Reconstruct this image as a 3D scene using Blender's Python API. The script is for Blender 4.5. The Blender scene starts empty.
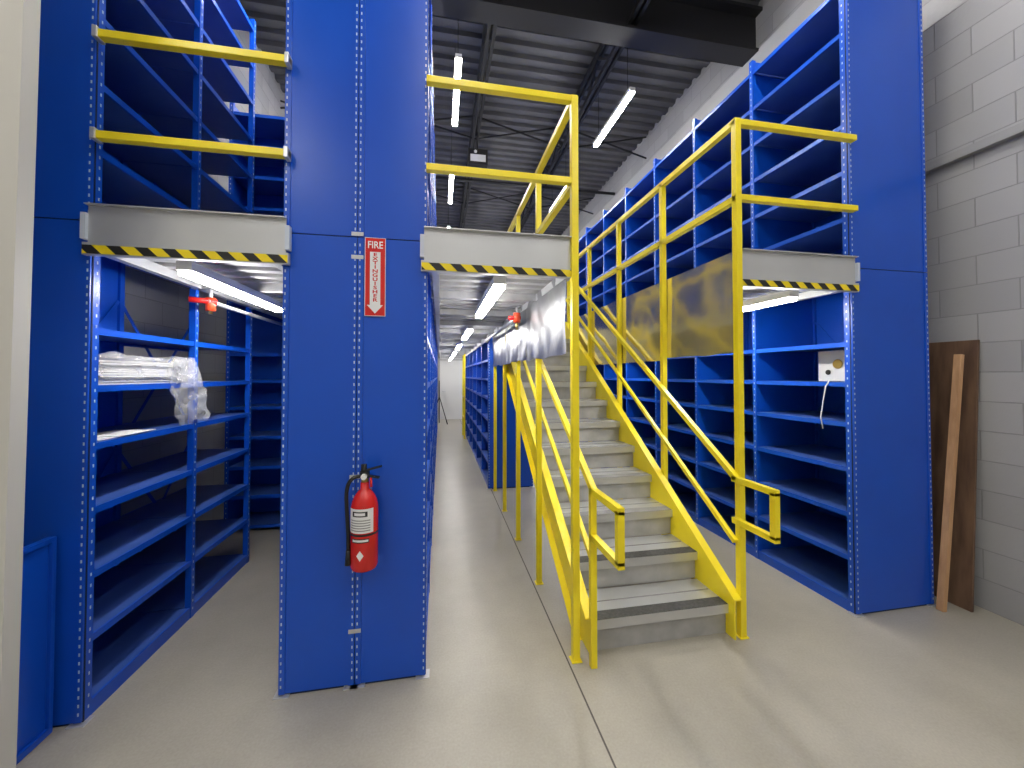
import bpy, bmesh, math, random
from mathutils import Vector, Matrix, noise
random.seed(4)
S=bpy.context.scene
try:
    S.view_settings.view_transform='Standard'
except Exception: pass

# ---------------------------------------------------------------- materials
def mat(name, col, rough=.5, metal=0, **k):
    m=bpy.data.materials.new(name); m.use_nodes=True
    b=m.node_tree.nodes['Principled BSDF']
    b.inputs['Base Color'].default_value=(*col,1)
    b.inputs['Roughness'].default_value=rough
    b.inputs['Metallic'].default_value=metal
    for kk,v in k.items():
        b.inputs[kk.replace('_',' ')].default_value=v
    return m
def noisy(m, c1, c2, scale=5, detail=4, bump=0, bscale=None, rough=None, stretch=(1,1,1)):
    nt=m.node_tree; b=nt.nodes['Principled BSDF']
    tc=nt.nodes.new('ShaderNodeTexCoord'); mp=nt.nodes.new('ShaderNodeMapping')
    mp.inputs['Scale'].default_value=stretch
    n=nt.nodes.new('ShaderNodeTexNoise'); n.inputs['Scale'].default_value=scale; n.inputs['Detail'].default_value=detail
    r=nt.nodes.new('ShaderNodeValToRGB')
    r.color_ramp.elements[0].position=.3; r.color_ramp.elements[1].position=.7
    r.color_ramp.elements[0].color=(*c1,1); r.color_ramp.elements[1].color=(*c2,1)
    nt.links.new(tc.outputs['Object'],mp.inputs[0]); nt.links.new(mp.outputs[0],n.inputs['Vector'])
    nt.links.new(n.outputs['Fac'],r.inputs[0]); nt.links.new(r.outputs[0],b.inputs['Base Color'])
    if rough:
        mr=nt.nodes.new('ShaderNodeMapRange'); mr.inputs[3].default_value=rough[0]; mr.inputs[4].default_value=rough[1]
        nt.links.new(n.outputs['Fac'],mr.inputs[0]); nt.links.new(mr.outputs[0],b.inputs['Roughness'])
    if bump:
        n2=nt.nodes.new('ShaderNodeTexNoise'); n2.inputs['Scale'].default_value=bscale or scale
        bp=nt.nodes.new('ShaderNodeBump'); bp.inputs['Strength'].default_value=bump; bp.inputs['Distance'].default_value=.02
        nt.links.new(mp.outputs[0],n2.inputs['Vector'])
        nt.links.new(n2.outputs['Fac'],bp.inputs['Height']); nt.links.new(bp.outputs[0],b.inputs['Normal'])
    return m
BLUE=noisy(mat('blue_powder_coat',(.008,.05,.36),.30),(.003,.070,.50),(.004,.083,.56),1.5,bump=.12,bscale=1.6)
SHELF=noisy(mat('shelf_blue',(.02,.06,.3),.36),(.035,.09,.36),(.06,.12,.42),3)
YEL=noisy(mat('yellow_paint',(.9,.62,.01),.33),(.88,.70,.012),(.93,.76,.02),6)
GALV=noisy(mat('galvanized_steel',(.5,.5,.5),.32,.55),(.57,.58,.59),(.62,.63,.64),3,detail=2)
DECKM=noisy(mat('deck_steel',(.4,.4,.4),.5,.3),(.38,.38,.38),(.5,.5,.5),9)
FOIL=noisy(mat('film_covered_steel',(.7,.7,.72),.38,1),(.17,.175,.185),(.34,.345,.355),3.5,detail=3,bump=.25,bscale=8)
STEEL=noisy(mat('polished_sheet_steel',(.7,.68,.6),.15,.9),(.86,.81,.62),(.95,.91,.78),2,bump=.45,bscale=2.4)  # warm base colour paints in the golden reflection of the yellow rails
BLACKM=mat('black_paint',(.012,.012,.014),.5)
GRIT=noisy(mat('grit_nosing',(.05,.05,.05),.8),(.035,.035,.035),(.08,.08,.075),60)
TREADL=noisy(mat('tread_rib',(.4,.4,.4),.6,.2),(.24,.24,.24),(.30,.30,.30),10)
WHITE=mat('white_paint',(.75,.75,.74),.5)
SLOT=mat('slot_bright',(.55,.6,.7),.5)
DARK=mat('dark_gap',(.004,.01,.05),.7)
RED=mat('red_paint',(.62,.015,.012),.25)
ORANGE=mat('orange_plastic',(.72,.07,.02),.4)
WOOD=noisy(mat('plywood_brown',(.12,.06,.035),.6),(.095,.052,.032),(.19,.11,.065),3,stretch=(1,8,1.2))
PINE=noisy(mat('pine_wood',(.5,.26,.12),.6),(.45,.25,.12),(.6,.36,.19),5,stretch=(8,8,1))
CEIL=noisy(mat('ceiling_steel',(.13,.13,.135),.5,.3),(.11,.11,.115),(.165,.165,.17),2)
PAPER=mat('paper_white',(.8,.8,.8),.6)
GREYB=mat('box_grey',(.55,.55,.54),.5)
BLK2=mat('black_rubber',(.01,.01,.01),.4)
CARD=mat('brass_valve',(.5,.36,.12),.3,.9)
PLAS=mat('clear_plastic_film',(.9,.92,.95),.08,0,Alpha=.27)
noisy(PLAS,(.88,.9,.92),(.96,.97,1),10,bump=1,bscale=22)
def emis(name,col,s):
    m=mat(name,(.9,.9,.9)); b=m.node_tree.nodes['Principled BSDF']
    b.inputs['Emission Color'].default_value=(*col,1); b.inputs['Emission Strength'].default_value=s
    return m
LED=emis('led_lens',(1,.97,.92),122)
LEDLOW=emis('led_lens_low',(1,.97,.93),60)
FLOOR=mat('concrete_floor',(.42,.39,.34),.42)
nt=FLOOR.node_tree; b=nt.nodes['Principled BSDF']
tc=nt.nodes.new('ShaderNodeTexCoord')
n1=nt.nodes.new('ShaderNodeTexNoise'); n1.inputs['Scale'].default_value=1.1; n1.inputs['Detail'].default_value=8; n1.inputs['Roughness'].default_value=.65
n2=nt.nodes.new('ShaderNodeTexNoise'); n2.inputs['Scale'].default_value=90
r=nt.nodes.new('ShaderNodeValToRGB'); r.color_ramp.elements[0].position=.3; r.color_ramp.elements[1].position=.7
r.color_ramp.elements[0].color=(.36,.335,.28,1); r.color_ramp.elements[1].color=(.48,.45,.38,1)
mx=nt.nodes.new('ShaderNodeMixRGB'); mx.blend_type='MULTIPLY'; mx.inputs[0].default_value=.25
for n in (n1,n2): nt.links.new(tc.outputs['Object'],n.inputs['Vector'])
nt.links.new(n1.outputs['Fac'],r.inputs[0]); nt.links.new(r.outputs[0],mx.inputs[1]); nt.links.new(n2.outputs['Fac'],mx.inputs[2])
nt.links.new(mx.outputs[0],b.inputs['Base Color'])
mr=nt.nodes.new('ShaderNodeMapRange'); mr.inputs[3].default_value=.22; mr.inputs[4].default_value=.45
nt.links.new(n1.outputs['Fac'],mr.inputs[0]); nt.links.new(mr.outputs[0],b.inputs['Roughness'])
def block(name,c1,c2,mortar,axis='Y'):
    m=mat(name,c1,.7); nt=m.node_tree; b=nt.nodes['Principled BSDF']
    tc=nt.nodes.new('ShaderNodeTexCoord'); sp=nt.nodes.new('ShaderNodeSeparateXYZ'); cb=nt.nodes.new('ShaderNodeCombineXYZ')
    nt.links.new(tc.outputs['Object'],sp.inputs[0]); nt.links.new(sp.outputs[axis],cb.inputs['X']); nt.links.new(sp.outputs['Z'],cb.inputs['Y'])
    br=nt.nodes.new('ShaderNodeTexBrick'); br.inputs['Scale'].default_value=1
    br.inputs['Brick Width'].default_value=.4; br.inputs['Row Height'].default_value=.2
    br.inputs['Mortar Size'].default_value=.004; br.inputs['Mortar Smooth'].default_value=.4
    br.inputs['Color1'].default_value=(*c1,1); br.inputs['Color2'].default_value=(*c2,1); br.inputs['Mortar'].default_value=(*mortar,1)
    nt.links.new(cb.outputs[0],br.inputs['Vector'])
    n=nt.nodes.new('ShaderNodeTexNoise'); n.inputs['Scale'].default_value=40
    nt.links.new(tc.outputs['Object'],n.inputs['Vector'])
    nt.links.new(br.outputs['Color'],b.inputs['Base Color'])
    ma=nt.nodes.new('ShaderNodeMath'); ma.operation='MULTIPLY_ADD'; ma.inputs[1].default_value=-1
    ms=nt.nodes.new('ShaderNodeMath'); ms.operation='MULTIPLY'; ms.inputs[1].default_value=.25
    nt.links.new(n.outputs['Fac'],ms.inputs[0]); nt.links.new(br.outputs['Fac'],ma.inputs[0]); nt.links.new(ms.outputs[0],ma.inputs[2])
    bp=nt.nodes.new('ShaderNodeBump'); bp.inputs['Strength'].default_value=.6; bp.inputs['Distance'].default_value=.008
    nt.links.new(ma.outputs[0],bp.inputs['Height']); nt.links.new(bp.outputs[0],b.inputs['Normal'])
    return m
BLOCK=block('painted_block',(.34,.34,.35),(.40,.40,.41),(.28,.28,.28))
BLOCKX=block('painted_block_end',(.6,.6,.6),(.64,.64,.64),(.5,.5,.5),'X')
CREAM=mat('cream_wall',(.58,.565,.52),.6)
HAZ=mat('hazard_tape',(1,1,0),.4); nt=HAZ.node_tree; b=nt.nodes['Principled BSDF']
tc=nt.nodes.new('ShaderNodeTexCoord'); sp=nt.nodes.new('ShaderNodeSeparateXYZ'); nt.links.new(tc.outputs['Object'],sp.inputs[0])
a2=nt.nodes.new('ShaderNodeMath'); a2.operation='ADD'; nt.links.new(sp.outputs['X'],a2.inputs[0]); nt.links.new(sp.outputs['Z'],a2.inputs[1])
d=nt.nodes.new('ShaderNodeMath'); d.operation='MULTIPLY'; d.inputs[1].default_value=9; nt.links.new(a2.outputs[0],d.inputs[0])
f=nt.nodes.new('ShaderNodeMath'); f.operation='FRACT'; nt.links.new(d.outputs[0],f.inputs[0])
g=nt.nodes.new('ShaderNodeMath'); g.operation='GREATER_THAN'; g.inputs[1].default_value=.5; nt.links.new(f.outputs[0],g.inputs[0])
mx=nt.nodes.new('ShaderNodeMixRGB'); mx.inputs[1].default_value=(.012,.012,.012,1); mx.inputs[2].default_value=(.85,.66,.01,1)
nt.links.new(g.outputs[0],mx.inputs[0]); nt.links.new(mx.outputs[0],b.inputs['Base Color'])

# ---------------------------------------------------------------- builder
class B:
    def __init__(s,name): s.name=name; s.bm=bmesh.new(); s.mats=[]
    def mi(s,m):
        if m not in s.mats: s.mats.append(m)
        return s.mats.index(m)
    def box(s,x0,x1,y0,y1,z0,z1,m):
        if x0>x1:x0,x1=x1,x0
        if y0>y1:y0,y1=y1,y0
        v=[s.bm.verts.new(p) for p in ((x0,y0,z0),(x1,y0,z0),(x1,y1,z0),(x0,y1,z0),(x0,y0,z1),(x1,y0,z1),(x1,y1,z1),(x0,y1,z1))]
        i=s.mi(m)
        for f in ((0,3,2,1),(4,5,6,7),(0,1,5,4),(1,2,6,5),(2,3,7,6),(3,0,4,7)):
            s.bm.faces.new([v[k] for k in f]).material_index=i
    def prism(s,poly,x0,x1,m):
        i=s.mi(m)
        a=[s.bm.verts.new((x0,y,z)) for y,z in poly]; b=[s.bm.verts.new((x1,y,z)) for y,z in poly]
        fs=[s.bm.faces.new(a),s.bm.faces.new(b[::-1])]
        n=len(poly)
        for k in range(n): fs.append(s.bm.faces.new((a[k],b[k],b[(k+1)%n],a[(k+1)%n])))
        for f in fs: f.material_index=i
    def beam(s,p,q,w,h,m,up=(0,0,1)):
        p=Vector(p);q=Vector(q);d=(q-p).normalized();u=Vector(up)
        if abs(d.dot(u))>.99:u=Vector((1,0,0))
        sd=d.cross(u).normalized();u=sd.cross(d).normalized()
        i=s.mi(m);vs=[]
        for c in (p,q):
            for a,b_ in ((-1,-1),(1,-1),(1,1),(-1,1)):
                vs.append(s.bm.verts.new(c+sd*a*w/2+u*b_*h/2))
        for f in ((0,1,2,3),(7,6,5,4),(0,4,5,1),(1,5,6,2),(2,6,7,3),(3,7,4,0)):
            s.bm.faces.new([vs[k] for k in f]).material_index=i
    def tube(s,pts,r,m,n=12,cap=True):
        i=s.mi(m);rings=[];pts=[Vector(p) for p in pts]
        rs=r if isinstance(r,(list,tuple)) else [r]*len(pts)
        ref=None
        for k,p in enumerate(pts):
            d=(pts[min(k+1,len(pts)-1)]-pts[max(k-1,0)]).normalized()
            if ref is None:
                ref=Vector((1,0,0)) if abs(d.x)<.8 else Vector((0,0,1))
            a=(ref-d*ref.dot(d)).normalized(); ref=a; b_=d.cross(a)
            rings.append([s.bm.verts.new(p+(a*math.cos(t)+b_*math.sin(t))*rs[k]) for t in [2*math.pi*j/n for j in range(n)]])
        for k in range(len(rings)-1):
            for j in range(n):
                f=s.bm.faces.new((rings[k][j],rings[k][(j+1)%n],rings[k+1][(j+1)%n],rings[k+1][j]));f.material_index=i;f.smooth=True
        if cap:
            s.bm.faces.new(rings[0][::-1]).material_index=i; s.bm.faces.new(rings[-1]).material_index=i
    def sheet(s,x,ya,yb,z0,z1,m,amp,fr,step=.03,seed=0):
        i=s.mi(m);ny=max(2,int((yb-ya)/step));nz=max(2,int((z1-z0)/step));g=[]
        for a in range(ny+1):
            row=[]
            for c in range(nz+1):
                y=ya+(yb-ya)*a/ny;z=z0+(z1-z0)*c/nz
                q=(noise.noise(Vector((y*fr+seed,z*fr*.7,seed)))+1)*.5*amp
                row.append(s.bm.verts.new((x-q,y,z+(0 if c else noise.noise(Vector((y*4,seed,0)))*amp))))
            g.append(row)
        for a in range(ny):
            for c in range(nz):
                f=s.bm.faces.new((g[a][c],g[a+1][c],g[a+1][c+1],g[a][c+1]));f.material_index=i;f.smooth=True
    def done(s,bevel=0,parent=None):
        bmesh.ops.recalc_face_normals(s.bm,faces=s.bm.faces)
        me=bpy.data.meshes.new(s.name); s.bm.to_mesh(me); s.bm.free()
        for m in s.mats: me.materials.append(m)
        o=bpy.data.objects.new(s.name,me); S.collection.objects.link(o)
        if bevel:
            bv=o.modifiers.new('bevel','BEVEL'); bv.width=bevel; bv.segments=2; bv.limit_method='ANGLE'
        if parent: o.parent=parent
        return o

XW=3.62; CZ=5.9; YB=14.0
# ---------------------------------------------------------------- room
b=B('floor'); b.box(-4,XW+.2,-4,YB+.2,-.1,0,FLOOR); b.done()
b=B('trim_floor_joint'); jm=mat('joint',(.09,.08,.07),.8)
b.box(.696,.704,-4,YB,-.001,.0008,jm)
b.done()
b=B('wall_right'); b.box(XW,XW+.2,-4,YB,0,CZ,BLOCK); b.done()
b=B('wall_left'); b.box(-2.55,-2.35,1.72,YB,0,CZ,BLOCK); b.done()
b=B('wall_left_return')
i=b.mi(CREAM)
def wv(x,y,z): return b.bm.verts.new((x,y,z))
xb,xt=-1.498,-1.478
v=[wv(-4,1.66,0),wv(xb,1.66,0),wv(xt,1.66,3.0),wv(xt,1.66,CZ),wv(-4,1.66,CZ)]
w=[wv(-4,1.72,0),wv(xb,1.72,0),wv(xt,1.72,3.0),wv(xt,1.72,CZ),wv(-4,1.72,CZ)]
b.bm.faces.new(v);b.bm.faces.new(w[::-1])
for k in range(5): b.bm.faces.new((v[k],w[k],w[(k+1)%5],v[(k+1)%5]))
b.done()
b=B('wall_left_front'); b.box(-4.2,-4,-4,1.66,0,CZ,CREAM); b.done()
b=B('wall_front'); b.box(-4,XW,-4.2,-4,0,CZ,WHITE); b.done()
b=B('wall_back'); b.box(-2.55,XW,YB,YB+.2,0,CZ,BLOCKX); b.done()
b=B('ceiling'); i=b.mi(CEIL); per=.2; y=-4; prof=[]
while y<YB:
    prof+=[(y,CZ-.05),(y+.08,CZ-.05),(y+.1,CZ),(y+.18,CZ)]; y+=per
A=[b.bm.verts.new((-4.2,p[0],p[1])) for p in prof]; C=[b.bm.verts.new((XW+.2,p[0],p[1])) for p in prof]
for k in range(len(prof)-1): b.bm.faces.new((A[k],A[k+1],C[k+1],C[k])).material_index=i
o=b.done()
for x in (-3.0,-1.2,.55,2.05):
    b=B('ceiling_joist'); zt,zb=CZ-.08,CZ-.5
    for dx in (-.035,.035):
        b.box(x+dx-.012,x+dx+.018,-3.9,YB-.02,zt-.05,zt,BLACKM); b.box(x+dx-.018,x+dx+.018,-3.9,YB-.02,zb,zb+.05,BLACKM)
    yy=-3.8; up=True
    while yy<YB-.5:
        b.beam((x,yy,zb+.03 if up else zt-.03),(x,yy+.45,zt-.03 if up else zb+.03),.032,.032,BLACKM)
        yy+=.45; up=not up
    b.done()
b=B('joist_bridging')
for y in (1.2,6.2,8.6,11):
    xs=(-3.0,-1.2,.55,2.05,3.58)
    for k in range(4):
        b.beam((xs[k],y,CZ-.48),(xs[k+1],y,CZ-.1),.02,.02,BLACKM,up=(0,1,0)); b.beam((xs[k],y,CZ-.1),(xs[k+1],y,CZ-.48),.02,.02,BLACKM,up=(0,1,0))
b.done()
b=B('ceiling_conduit')
b.tube([(-2.3,7.4,5.34),(3.55,7.4,5.34)],.028,BLACKM)
b.done()
b=B('ceiling_beam')
for Y in (3.85,):
    b.box(-2.35,XW,Y-.12,Y+.12,5.28,5.31,BLACKM); b.box(-2.35,XW,Y-.02,Y+.02,5.31,5.78,BLACKM); b.box(-2.35,XW,Y-.12,Y+.12,5.76,5.8,BLACKM)
b.done()
b=B('trim_wall_ledge'); b.box(XW-.05,XW,-4,YB,3.1,3.16,mat('ledge',(.33,.33,.33),.6)); b.done(.004)
b=B('trim_upper_wall'); b.box(XW-.06,XW,2.9,YB,4.45,5.3,mat('upper_grey',(.48,.48,.48),.6)); b.done()

# ---------------------------------------------------------------- shelving
LZ=[.07,.37,.66,.96,1.26,1.53,1.80]
UZ=[2.33,2.65,2.97,3.29,3.61,3.93,4.25]
FY=2.11
def slots(b,x,y,z0,z1,axis,w=.006,h=.014,step=.038):
    z=z0
    while z<z1:
        if axis=='y': b.box(x-w/2,x+w/2,y-.0008,y+.0003,z,z+h,SLOT)
        else: b.box(x-.0008,x+.0008,y-w/2,y+w/2,z,z+h,SLOT)
        z+=step
def rack(name,x0,x1,ys,fronts,backs=None,upper=True,lower=True,endpanel=True,rows=1,divide=True,zl=LZ,zu=UZ,ZT=4.35):
    b=B(name)
    zs=[]
    if lower: zs+=list(zl)
    if upper: zs+=list(zu)
    z0=0 if lower else 2.25; z1=ZT if upper else 2.1
    if ZT>4.6: zs+=[4.57]
    pw=.035
    for k,y in enumerate(ys):
        for x in (x0,x1):
            xx=x if x==x0 else x-pw
            ya=y if k<len(ys)-1 else y-pw
            b.box(xx,xx+pw,ya+.0,ya+pw,z0,z1,BLUE)
        if divide and 0<k:
            yd=y-.004 if k==len(ys)-1 else y+.015
            b.box(x0+pw,x1-pw,yd,yd+.003,z0+.05,z1,BLUE)
        if k<4:
            for fc in fronts:
                fx=x0-.0005 if fc=='L' else x1+.0005
                yy=y+.018 if k<len(ys)-1 else y-.018
                slots(b,fx,yy,z0+.05,z1-.05,'x',.006,.014,.05)
    for k in range(len(ys)-1):
        ya,yb=ys[k]+.004,ys[k+1]-.004
        for z in zs:
            b.box(x0+.006,x1-.006,ya,yb,z-.012,z,SHELF)
            b.box(x0+.003,x0+.016,ya+.02,yb,z-.030,z+.001,BLUE)
            b.box(x1-.016,x1-.003,ya+.02,yb,z-.030,z+.001,BLUE)
        if lower:
            for fc in fronts:
                xx=x0+.004 if fc=='L' else x1-.014
                b.box(xx,xx+.01,ya,yb,0,.05,BLUE)
        bk=backs[k] if backs else None
        if bk=='panel':
            xx={'L':x1-.02,'R':x0+.02}[fronts[0]] if len(fronts)==1 else (x0+x1)/2
            b.box(xx,xx+.003,ya,yb,z0+.05,z1,BLUE)
        if bk in('brace','panel'):
            xx={'L':x1-.03,'R':x0+.03}[fronts[0]] if len(fronts)==1 else (x0+x1)/2-.01
            for (za,zb) in ([(.1,1.1),(1.1,2.05)] if lower else [])+([(2.35,3.3),(3.3,4.3)] if upper else []):
                b.beam((xx,ya,za),(xx,yb,zb),.003,.022,BLUE,up=(0,1,0)); b.beam((xx+.003,yb,za),(xx+.003,ya,zb),.003,.022,BLUE,up=(0,1,0))
    if endpanel:
        y=ys[0]
        n=rows; w=(x1-x0)/n
        for r_ in range(n):
            xa,xb_=x0+r_*w,x0+(r_+1)*w
            for (za,zb) in (((0.012,2.292),(2.298,z1)) if upper else ((.012,z1),)):
                b.box(xa+.003,xb_-.003,y-.012,y,za,zb,BLUE)
                for xe in (xa+.002,xb_-.030):
                    b.box(xe,xe+.028,y-.017,y-.012,za,zb,BLUE)
                slots(b,xa+.012,y-.0172,za+.03,zb-.02,'y'); slots(b,xb_-.012,y-.0172,za+.03,zb-.02,'y')
        b.box(x0,x1,y-.006,y,0,z1,DARK)
        for xe in [x0+.016+ r_*w for r_ in range(n)]+[x0+(r_+1)*w-.016 for r_ in range(n)]:
            b.box(xe-.035,xe+.035,y-.03,y+.03,0,.006,GALV)
        if upper:
          for z in (.27,1.05,2.18,2.3):
            for r_ in range(1,n):
                xm=x0+r_*w
                b.box(xm-.03,xm+.03,y-.0195,y-.017,z,z+.02,GALV)
    return b.done()
bay=.78
YL=[FY,2.87,3.65]
XL=-1.585
rack('shelving_unit',XL-.46,XL,YL,['R'],['panel','brace'],divide=False,ZT=4.65)
def rack_x(name,y0,y1,xs):
    b=B(name); pw=.035
    for x in xs:
        for y in (y0,y1-pw):
            b.box(x,x+pw,y,y+pw,0,4.35,BLUE)
        slots(b,x+.018,y0-.0005,.05,4.3,'y',.006,.014,.05)
        b.box(x+.015,x+.018,y0+pw,y1-pw,.05,4.35,BLUE)
    for k in range(len(xs)-1):
        for z in LZ+UZ:
            b.box(xs[k]+.003,xs[k+1]+pw-.003,y0+.006,y1-.006,z-.012,z,SHELF)
            b.box(xs[k]+pw,xs[k+1],y0+.003,y0+.014,z-.030,z+.001,BLUE)
        b.box(xs[k],xs[k+1]+pw,y1-.004,y1,.05,4.35,BLUE)
    return b.done()
rack_x('shelving_unit',4.3,4.72,[-2.1,-1.5,-.86])
rack('shelving_unit',-.775,-.068,[FY+bay*k for k in range(13)],['R','L'],['panel']*12,rows=2)
rack('shelving_unit',2.69,3.34,[FY+bay*k for k in range(14)],['L'],['panel']*13,rows=1)
rack('shelving_unit',.66,1.3,[5.34+.85*k for k in range(7)],['L'],['panel']*6,upper=False,rows=1)

# ---------------------------------------------------------------- mezzanine
deck=B('mezzanine_deck')
def deckarea(x0,x1,y0,y1):
    deck.box(x0,x1,y0,y1,2.235,2.25,GALV)
    y=y0+.05
    while y<y1-.06:
        deck.box(x0,x1,y,y+.06,2.19,2.234,DECKM); y+=.15
    for x in (x0+.02,x1-.06):
        deck.box(x,x+.04,y0,y1,2.14,2.19,GALV)
    y=y0+.7
    while y<y1:
        deck.box(x0,x1,y,y+.04,2.14,2.19,DECKM); y+=.78
deckarea(XL,-.78,2.12,4.29)
deckarea(-.065,.77,2.12,YB-.5)
deckarea(1.835,2.69,2.12,YB-.5)
deckarea(.771,1.834,5.25,YB-.5)
def front(x0,x1):
    deck.box(x0,x1,FY-.035,FY-.028,2.185,2.36,GALV)
    deck.box(x0,x1,FY-.06,FY-.028,2.355,2.36,GALV)
    deck.box(x0-.015,x1+.015,FY-.045,FY-.018,2.128,2.185,GALV)
    deck.box(x0-.012,x1+.012,FY-.049,FY-.045,2.133,2.172,HAZ)
    for x in (x0-.02,x1+.0):
        deck.box(x,x+.02,FY-.05,FY-.018,2.2,2.32,SLOT)
front(-1.585,-.755); front(-.085,.745); front(1.83,2.70)
for k in range(3):
    ya=2.12+k*1.04
    deck.sheet(.722,ya,ya+1.036,1.70,2.19,FOIL,.022,7,seed=k*3.3)
ys=[2.10,2.88,3.66,4.45,5.24]
for k in range(4):
    deck.box(1.832,1.836,ys[k]+.003,ys[k+1]-.003,1.70 if k else 1.72,2.36,STEEL)
    deck.sheet(1.8315,ys[k]+.003,ys[k+1]-.003,1.70 if k else 1.72,2.36,STEEL,.018,2.8,seed=k*2.1+1)
deck.done()

# ---------------------------------------------------------------- guard rails
PL,PR=.745,1.80
gr=B('guardrail'); t=.04
def post(x,y,z0,z1): gr.box(x-t/2,x+t/2,y-t/2,y+t/2,z0,z1,YEL)
for x in (PL,PR):
    for y in (2.065,2.87,3.66,4.45,5.24):
        post(x,y,0,3.16)
        gr.box(x-.03,x+.03,y-.03,y+.03,0,.006,YEL)
    gr.box(x-t/2,x+t/2,2.05,5.26,3.13,3.17,YEL)
    gr.box(x-t/2,x+t/2,2.05,5.26,2.65,2.69,YEL)
for (xa,xb) in ((-.075,PL),(PR,2.70),(-1.555,-.74)):
    for z in (2.66,3.13):
        gr.box(xa,xb,FY-.062,FY-.022,z,z+.036,YEL)
        if xa<-1: 
            for x in (xa-.008,xb-.02): gr.box(x,x+.02,FY-.07,FY-.0175,z-.008,z+.045,GALV)
gr.done(.004)
gr=B('guardrail')
for y in (9.6,10.2): post(.6,y,0,2.1)
gr.box(.58,.62,9.6,10.2,1.0,1.04,YEL); gr.box(.58,.62,9.6,10.2,.5,.54,YEL)
gr.done()

# ---------------------------------------------------------------- staircase
st=B('staircase'); R=.1875; run=.285; Y0=2.09; sl=R/run
for i in range(11):
    z=R*(i+1); y=Y0+run*i
    st.box(.85,1.73,y,y+run+.01,z-.006,z,GALV)
    st.box(.85,1.73,y-.004,y,z-.055,z,GALV)
    st.box(.85,1.73,y+.022,y+.026,z-R,z-.006,DECKM)
    st.box(.855,1.725,y-.0055,y+.075,z+.0005,z+.003,GRIT if i<2 else TREADL)
    st.box(.86,1.72,y+.16,y+.17,z+.0005,z+.003,TREADL)
st.box(.85,1.73,5.22,5.226,R*11,2.25,GALV)
def string(x0,x1,sgn):
    yb=Y0-.05
    poly=[(yb,0),(yb,.235),(5.24,.235+sl*(5.24-yb)),(5.24,sl*(5.24-yb)-.11),(yb+.17,0)]
    st.prism(poly,x0,x1,YEL)
    xo0,xo1=(x0-.045,x0) if sgn<0 else (x1,x1+.045)
    st.prism([(yb,.227),(yb,.235),(5.24,.235+sl*(5.24-yb)),(5.24,.227+sl*(5.24-yb))],xo0,xo1,YEL)
    st.prism([(yb+.17,0),(5.24,sl*(5.24-yb)-.11),(5.24,sl*(5.24-yb)-.12),(yb+.18,0)],xo0,xo1,YEL)
string(.838,.849,-1); string(1.731,1.742,1)
def hand(x,yN,ext,newel,zN=.95):
    t=.034
    if newel: st.box(x-t/2,x+t/2,yN-t/2,yN+t/2,0,zN,YEL)
    ye=5.24; ze=zN+sl*(ye-yN)
    st.beam((x,yN-.02,zN),(x,ye,ze),t,t,YEL)
    st.beam((x,yN,zN-.38),(x,ye,ze-.38),t*.8,t*.8,YEL)
    st.box(x-t/2,x+t/2,yN-ext,yN+.01,zN-t/2,zN+t/2,YEL)
    st.box(x-t/2,x+t/2,yN-ext,yN-ext+t,zN-.25,zN,YEL)
    st.box(x-t/2,x+t/2,yN-ext,yN+.01,zN-.25-t/2,zN-.25+t/2,YEL)
hand(.822,2.0,.34,True); hand(1.765,2.065,.30,False)
st.done(.003)

# ---------------------------------------------------------------- lights
def strip(name,x,y0,y1,z,led,hang=None,w=.07):
    b=B(name)
    b.box(x-w/2,x+w/2,y0,y1,z,z+.045,WHITE)
    b.box(x-w/2+.006,x+w/2-.006,y0+.01,y1-.01,z-.022,z,led)
    if hang:
        for yy in (y0+.12,y1-.12):
            b.tube([(x,yy,z+.045),(x,yy,hang)],.004,BLACKM,6)
    return b.done()
for y in (-2.6,-.4,1.6,4.0,6.35,8.7,11.0):  # unseen lamps over and behind the camera are added to brighten the foreground
    strip('added_strip_light',.18,y,y+1.1,4.9,LED,CZ-.06)
for y in (-2.6,-.4,1.7,4.1,6.4,8.8,11.2):  # same here: out-of-view lamps near the camera added for foreground light
    strip('added_strip_light',2.2,y,y+1.1,4.9,LED,CZ-.06)
for y in (-2.6,-.4,):  # extra unseen row, added to light the rack end panels from the front
    strip('added_strip_light',-2.2,y,y+1.1,4.9,LED,CZ-.06)
for y in (2.6,5.2): strip('added_strip_light',-1.2,y,y+1.1,4.9,LED,CZ-.06)
ZL=2.092
strip('added_strip_light',-1.23,2.13,3.3,ZL,LEDLOW)
for y in (2.13,4.3,6.5,8.7,10.9): strip('added_strip_light',.33,y,y+1.2,ZL,LEDLOW)
for y in (2.13,4.5,6.9,9.3): strip('added_strip_light',2.28,y,y+1.2,ZL,LEDLOW)
strip('added_strip_light',1.4,12.2,13.2,ZL,LEDLOW)  # added lamp, brightens the far end of the aisle
strip('added_strip_light',.33,12.7,13.4,ZL,LEDLOW)  # second lamp added to lift the aisle end

# ---------------------------------------------------------------- sprinklers
sp=B('sprinkler_pipe')
sp.tube([(-1.45,2.75,2.05),(-1.45,4.28,2.05)],.014,GALV)
sp.tube([(-1.45,2.78,2.05),(-1.45,2.78,1.97)],.012,CARD); sp.tube([(-1.45,2.78,1.99),(-1.45,2.78,2.075)],.028,ORANGE); sp.tube([(-1.53,2.70,2.05),(-1.42,2.79,2.05)],.018,RED)
sp.tube([(-1.45,2.78,2.05),(-1.45,2.78,2.14)],.01,GALV)
sp.done()
sp=B('sprinkler_pipe')
sp.tube([(.62,3.1,2.05),(.62,9.4,2.05)],.014,GALV); sp.tube([(.62,3.1,2.01),(.62,3.1,2.09)],.03,ORANGE); sp.tube([(.55,3.1,2.05),(.65,3.1,2.05)],.018,RED); sp.tube([(.62,3.1,2.02),(.62,3.1,1.95)],.012,CARD)
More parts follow.
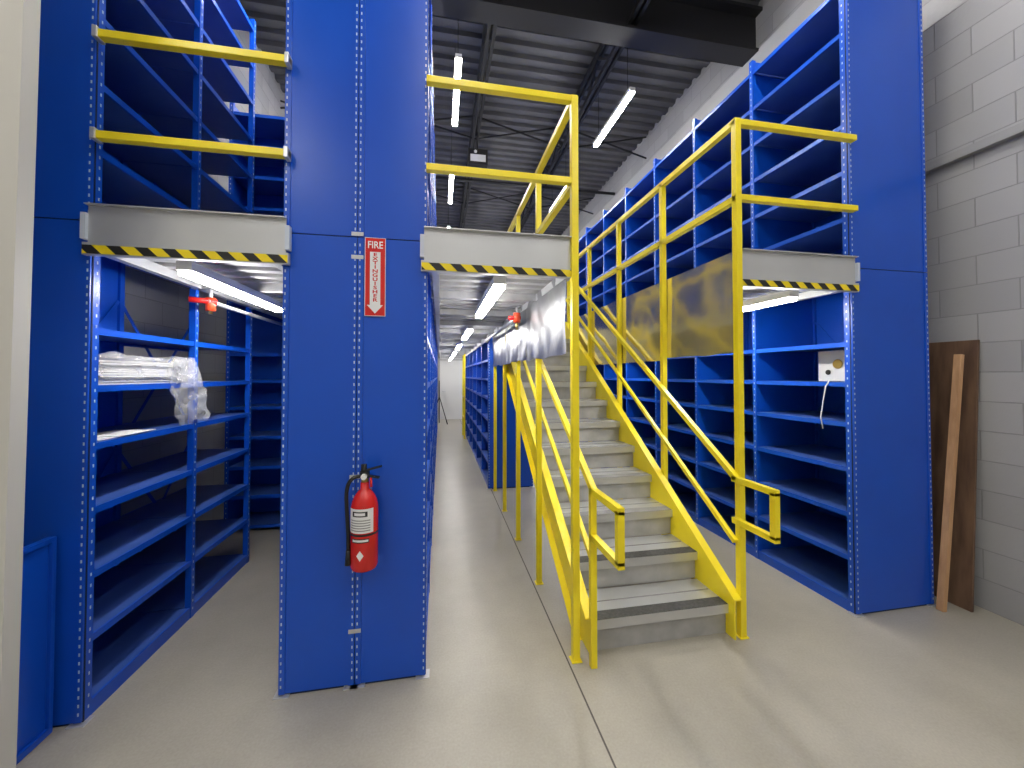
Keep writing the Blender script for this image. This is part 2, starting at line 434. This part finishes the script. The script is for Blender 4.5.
for y in (3.1,5,7,9): sp.tube([(.62,y,2.02),(.62,y,2.14)],.008,GALV)
sp.done()

# ---------------------------------------------------------------- fire extinguisher
EX,EY,EZ=-.362,2.008,.035
root=bpy.data.objects.new('fire_extinguisher',None); S.collection.objects.link(root)
rt=.064
b=B('tank')
prof=[(.60,.050),(.605,.058),(.62,rt),(.90,rt),(.93,.058),(.955,.047),(.975,.032),(.985,.021),(1.02,.019)]
b.tube([(EX,EY,.6+EZ)]+[(EX,EY,z+EZ) for z,r in prof],[.045]+[r for z,r in prof],RED,40)
b.done(parent=root)
b=B('label')
def wrap(za,zb,mm,a0,a1,rr):
    vs=[]
    for k in range(17):
        a=math.radians(a0+(a1-a0)*k/16)
        vs.append((b.bm.verts.new((EX+rr*math.cos(a),EY+rr*math.sin(a),za+EZ)),b.bm.verts.new((EX+rr*math.cos(a),EY+rr*math.sin(a),zb+EZ))))
    mi=b.mi(mm)
    for k in range(16): b.bm.faces.new((vs[k][0],vs[k+1][0],vs[k+1][1],vs[k][1])).material_index=mi
wrap(.79,.905,PAPER,200,318,rt+.0005)
for z in (.80,.812,.824,.836,.848): wrap(z,z+.005,TREADL,212,304,rt+.0009)
wrap(.868,.893,BLK2,225,292,rt+.0009); wrap(.874,.887,PAPER,235,282,rt+.0013)
wrap(.745,.765,BLK2,222,300,rt+.0006); wrap(.75,.76,PAPER,226,296,rt+.001)
mi=b.mi(PAPER); vs=[]
for (da,z) in ((0,.71),(15,.685),(0,.66),(-15,.685)):
    a=math.radians(262+da); vs.append(b.bm.verts.new((EX+(rt+.0012)*math.cos(a),EY+(rt+.0012)*math.sin(a),z+EZ)))
b.bm.faces.new(vs).material_index=mi
b.done(parent=root)
Z=EZ+.01
b=B('valve'); 
b.tube([(EX,EY,1.0+Z),(EX,EY,1.045+Z)],.018,CARD,16)
b.box(EX-.02,EX+.02,EY-.018,EY+.018,1.03+Z,1.06+Z,BLK2)
b.beam((EX-.02,EY,1.06+Z),(EX+.08,EY-.01,1.085+Z),.022,.008,BLK2); b.beam((EX-.02,EY,1.045+Z),(EX+.07,EY-.01,1.03+Z),.022,.008,BLK2)
b.tube([(EX-.005,EY,1.05+Z),(EX-.005,EY,1.095+Z)],.014,BLK2,12)
b.tube([(EX,EY-.018,1.04+Z),(EX,EY-.034,1.04+Z)],.014,PAPER,14)
b.tube([(EX+.03,EY-.012,1.03+Z),(EX+.035,EY-.03,.99+Z)],.006,RED,8)
b.done(parent=root)
b=B('hose')
pts=[]
P=[(EX-.01,EY,1.04+Z),(EX-.055,EY-.01,1.03+Z),(EX-.08,EY-.015,.98+Z),(EX-.078,EY-.02,.88+Z),(EX-.072,EY-.02,.78+Z),(EX-.070,EY-.02,.69+Z)]
for k in range(len(P)-1):
    p0=Vector(P[max(k-1,0)]);p1=Vector(P[k]);p2=Vector(P[k+1]);p3=Vector(P[min(k+2,len(P)-1)])
    for s in range(5):
        u=s/5; pts.append(.5*((2*p1)+(p2-p0)*u+(2*p0-5*p1+4*p2-p3)*u*u+(3*p1-p0-3*p2+p3)*u**3))
pts.append(Vector(P[-1]))
b.tube(pts,.009,BLK2,10); b.tube([P[-1],(EX-.070,EY-.02,.62+Z)],[.011,.016],BLK2,12)
b.done(parent=root)
b=B('bracket'); b.box(EX-.02,EX+.02,EY+.055,FY-.0185,.72,1.0,GALV)
b.tube([(EX,EY,.775+EZ),(EX,EY,.785+EZ)],rt+.001,BLK2,40,cap=False); b.done(parent=root)

# sign
root=bpy.data.objects.new('fire_extinguisher_sign',None); S.collection.objects.link(root)
sx,sy,z0,z1=-.333,FY-.019,1.885,2.295
b=B('sign_panel'); b.box(sx-.052,sx+.052,sy-.002,sy,z0,z1,PAPER); b.box(sx-.049,sx+.049,sy-.0028,sy-.002,z0+.003,z1-.003,RED)
b.box(sx-.026,sx+.026,sy-.0034,sy-.0028,z0+.058,z1-.075,PAPER)
mi=b.mi(PAPER)
vs=[b.bm.verts.new(p) for p in ((sx-.040,sy-.0034,z0+.058),(sx,sy-.0034,z0+.014),(sx+.040,sy-.0034,z0+.058))]
b.bm.faces.new(vs).material_index=mi
b.done(parent=root)
def text(s,x,y,z,size,m,name,par,sx_=1):
    c=bpy.data.curves.new(name,'FONT'); c.body=s; c.size=size; c.align_x='CENTER'; c.align_y='CENTER'; c.extrude=.0002; c.offset=.0007
    c.materials.append(m); o=bpy.data.objects.new(name,c); S.collection.objects.link(o)
    o.location=(x,y,z); o.rotation_euler=(math.pi/2,0,0); o.scale=(sx_,1,1); o.parent=par; return o
text('FIRE',sx,sy-.0036,z1-.040,.052,PAPER,'text_fire',root,.82)
wds='EXTINGUISHER'
for k,ch in enumerate(wds):
    text(ch,sx,sy-.004,z1-.090-k*.0215,.025,RED,'letter',root,1.5)

# ---------------------------------------------------------------- boards by right wall
def leaning(name,ya,yb,xb,xt,h,th,m):
    b=B(name); i=b.mi(m)
    ps=[(xb,ya,0),(xb,yb,0),(xt,yb,h),(xt,ya,h)]
    a=[b.bm.verts.new(p) for p in ps]; c=[b.bm.verts.new((p[0]-th,p[1],p[2])) for p in ps]
    b.bm.faces.new(a); b.bm.faces.new(c[::-1])
    for k in range(4): b.bm.faces.new((a[k],c[k],c[(k+1)%4],a[(k+1)%4]))
    return b.done(.002)
leaning('plywood_board',1.985,2.65,3.50,3.61,1.82,.018,WOOD)
b=B('wood_plank'); b.beam((3.312,2.04,.0),(3.50,2.03,1.72),.035,.038,PINE,up=(0,1,0)); b.done(.002)
b=B('loose_shelf_panel')
b.box(-1.715,-1.695,1.80,2.08,0,.86,BLUE); b.box(-1.695,-1.68,1.80,2.08,.84,.86,BLUE); b.box(-1.695,-1.68,1.80,2.08,0,.03,BLUE); b.box(-1.695,-1.68,2.06,2.08,0.03,.84,BLUE)
b.done(.002)

# ---------------------------------------------------------------- stuff on shelves
root=bpy.data.objects.new('plastic_wrapped_stack',None); S.collection.objects.link(root)
b=B('sheets')
z=1.531
for k in range(10):
    dx=random.uniform(-.012,.012);dy=random.uniform(-.02,.02)
    b.box(-1.97+dx,-1.60+dx,2.15+dy,2.70+dy,z,z+.009,PAPER); z+=.0125
b.done(.001,parent=root)
def crumple(name,pathf,nu,nv,m,par,amp=.02,fr=9,seed=0):
    b=B(name); i=b.mi(m); g=[]
    for a in range(nu+1):
        row=[]
        for c in range(nv+1):
            p=Vector(pathf(a/nu,c/nv)); q=noise.noise_vector(p*fr+Vector((seed,0,0)))*amp+noise.noise_vector(p*fr*3+Vector((seed,0,0)))*amp*.4
            row.append(b.bm.verts.new(p+q))
        g.append(row)
    for a in range(nu):
        for c in range(nv):
            f=b.bm.faces.new((g[a][c],g[a+1][c],g[a+1][c+1],g[a][c+1])); f.material_index=i; f.smooth=True
    return b.done(parent=par)
def cover(u,v):
    y=2.14+v*.72; s=u*.55
    if s<.40: return (-1.98+s,y,1.675+.014*math.sin(v*9))
    return (-1.568+.015*math.sin(v*17),y,1.675-(s-.40)*.8)
crumple('film_cover',cover,30,36,PLAS,root,.02,11)
def hang(u,v):
    a=v*2*math.pi; r_=.05+.05*math.sin(2.6*u)+.014*math.sin(a*5+u*5)
    return (-1.55+r_*.5*math.cos(a),2.70+.10*u+r_*1.2*math.sin(a),1.68-u*.40)
crumple('film_tail',hang,44,56,PLAS,root,.024,12,5)
root2=B('paper_sheet'); root2.box(-1.92,-1.62,2.2,2.48,1.262,1.266,PAPER); root2.box(-1.8,-1.6,2.3,2.55,1.267,1.27,PAPER); root2.done()
b=B('grey_control_box'); b.box(2.84,3.1,2.16,2.46,1.534,1.79-.03,GREYB); 
b.tube([(2.839,2.31,1.66),(2.83,2.31,1.66)],.035,CARD,16); b.tube([(2.838,2.38,1.60),(2.83,2.38,1.60)],.02,BLK2,12); b.tube([(2.838,2.22,1.60),(2.825,2.22,1.60)],.015,BLK2,12)
b.done(.004)
b=B('hanging_cord')
b.tube([(2.78,2.26,1.535),(2.70,2.26,1.54),(2.675,2.265,1.50),(2.67,2.28,1.4),(2.67,2.30,1.28),(2.675,2.29,1.2)],.004,PAPER,8); b.done()

b=B('ceiling_device_box'); x,y,z=.57,6.0,4.98  # dark box on a drop pole with a pale front face
b.tube([(x,y,z+.12),(x,y,5.42)],.012,BLACKM); b.box(x-.15,x+.15,y-.08,y+.1,z-.12,z+.12,BLACKM); b.box(x-.12,x+.12,y-.085,y-.08,z-.08,z+.03,PAPER)
b.tube([(x-.04,y-.085,z+.07),(x-.04,y-.095,z+.07)],.025,PAPER)
b.done(.004)
b=B('door_1'); b.box(-.05,.0,YB-.06,YB,0,2.1,DECKM); b.box(.9,.95,YB-.06,YB,0,2.1,DECKM); b.box(-.05,.95,YB-.06,YB,2.1,2.15,DECKM)
b.box(0,.9,YB-.045,YB-.01,0,2.1,WHITE); b.tube([(.08,YB-.05,1),(.08,YB-.1,1),(.2,YB-.1,1)],.012,GALV); b.done()
b=B('tripod_stand'); x,y=-.02,12.6
for a in (90,210,330):
    b.tube([(x,y,.9),(x+.3*math.cos(math.radians(a)),y+.3*math.sin(math.radians(a)),.01)],.014,BLACKM,8)
b.tube([(x,y,.85),(x,y,1.4)],.016,BLACKM,8); b.done()
b=B('electrical_panel'); b.box(.98,1.4,YB-.12,YB,.9,1.7,DECKM); b.box(1.0,1.38,YB-.13,YB-.12,.92,1.68,GALV); b.done()

# ---------------------------------------------------------------- world + camera
w=bpy.data.worlds.new('world'); S.world=w; w.use_nodes=True
w.node_tree.nodes['Background'].inputs[0].default_value=(.9,.95,1,1); w.node_tree.nodes['Background'].inputs[1].default_value=.3
cam=bpy.data.cameras.new('camera'); co=bpy.data.objects.new('camera',cam); S.collection.objects.link(co)
F=385.; cam.sensor_width=36; cam.lens=F/1024*36; cam.clip_start=.02
pitch=math.radians(1.1); yaw=math.atan(72/F)
co.location=(0,0,1.58); co.rotation_euler=(math.pi/2+pitch,0,-yaw)
cam.shift_y=-(9+F*math.tan(pitch))/1024
S.camera=co
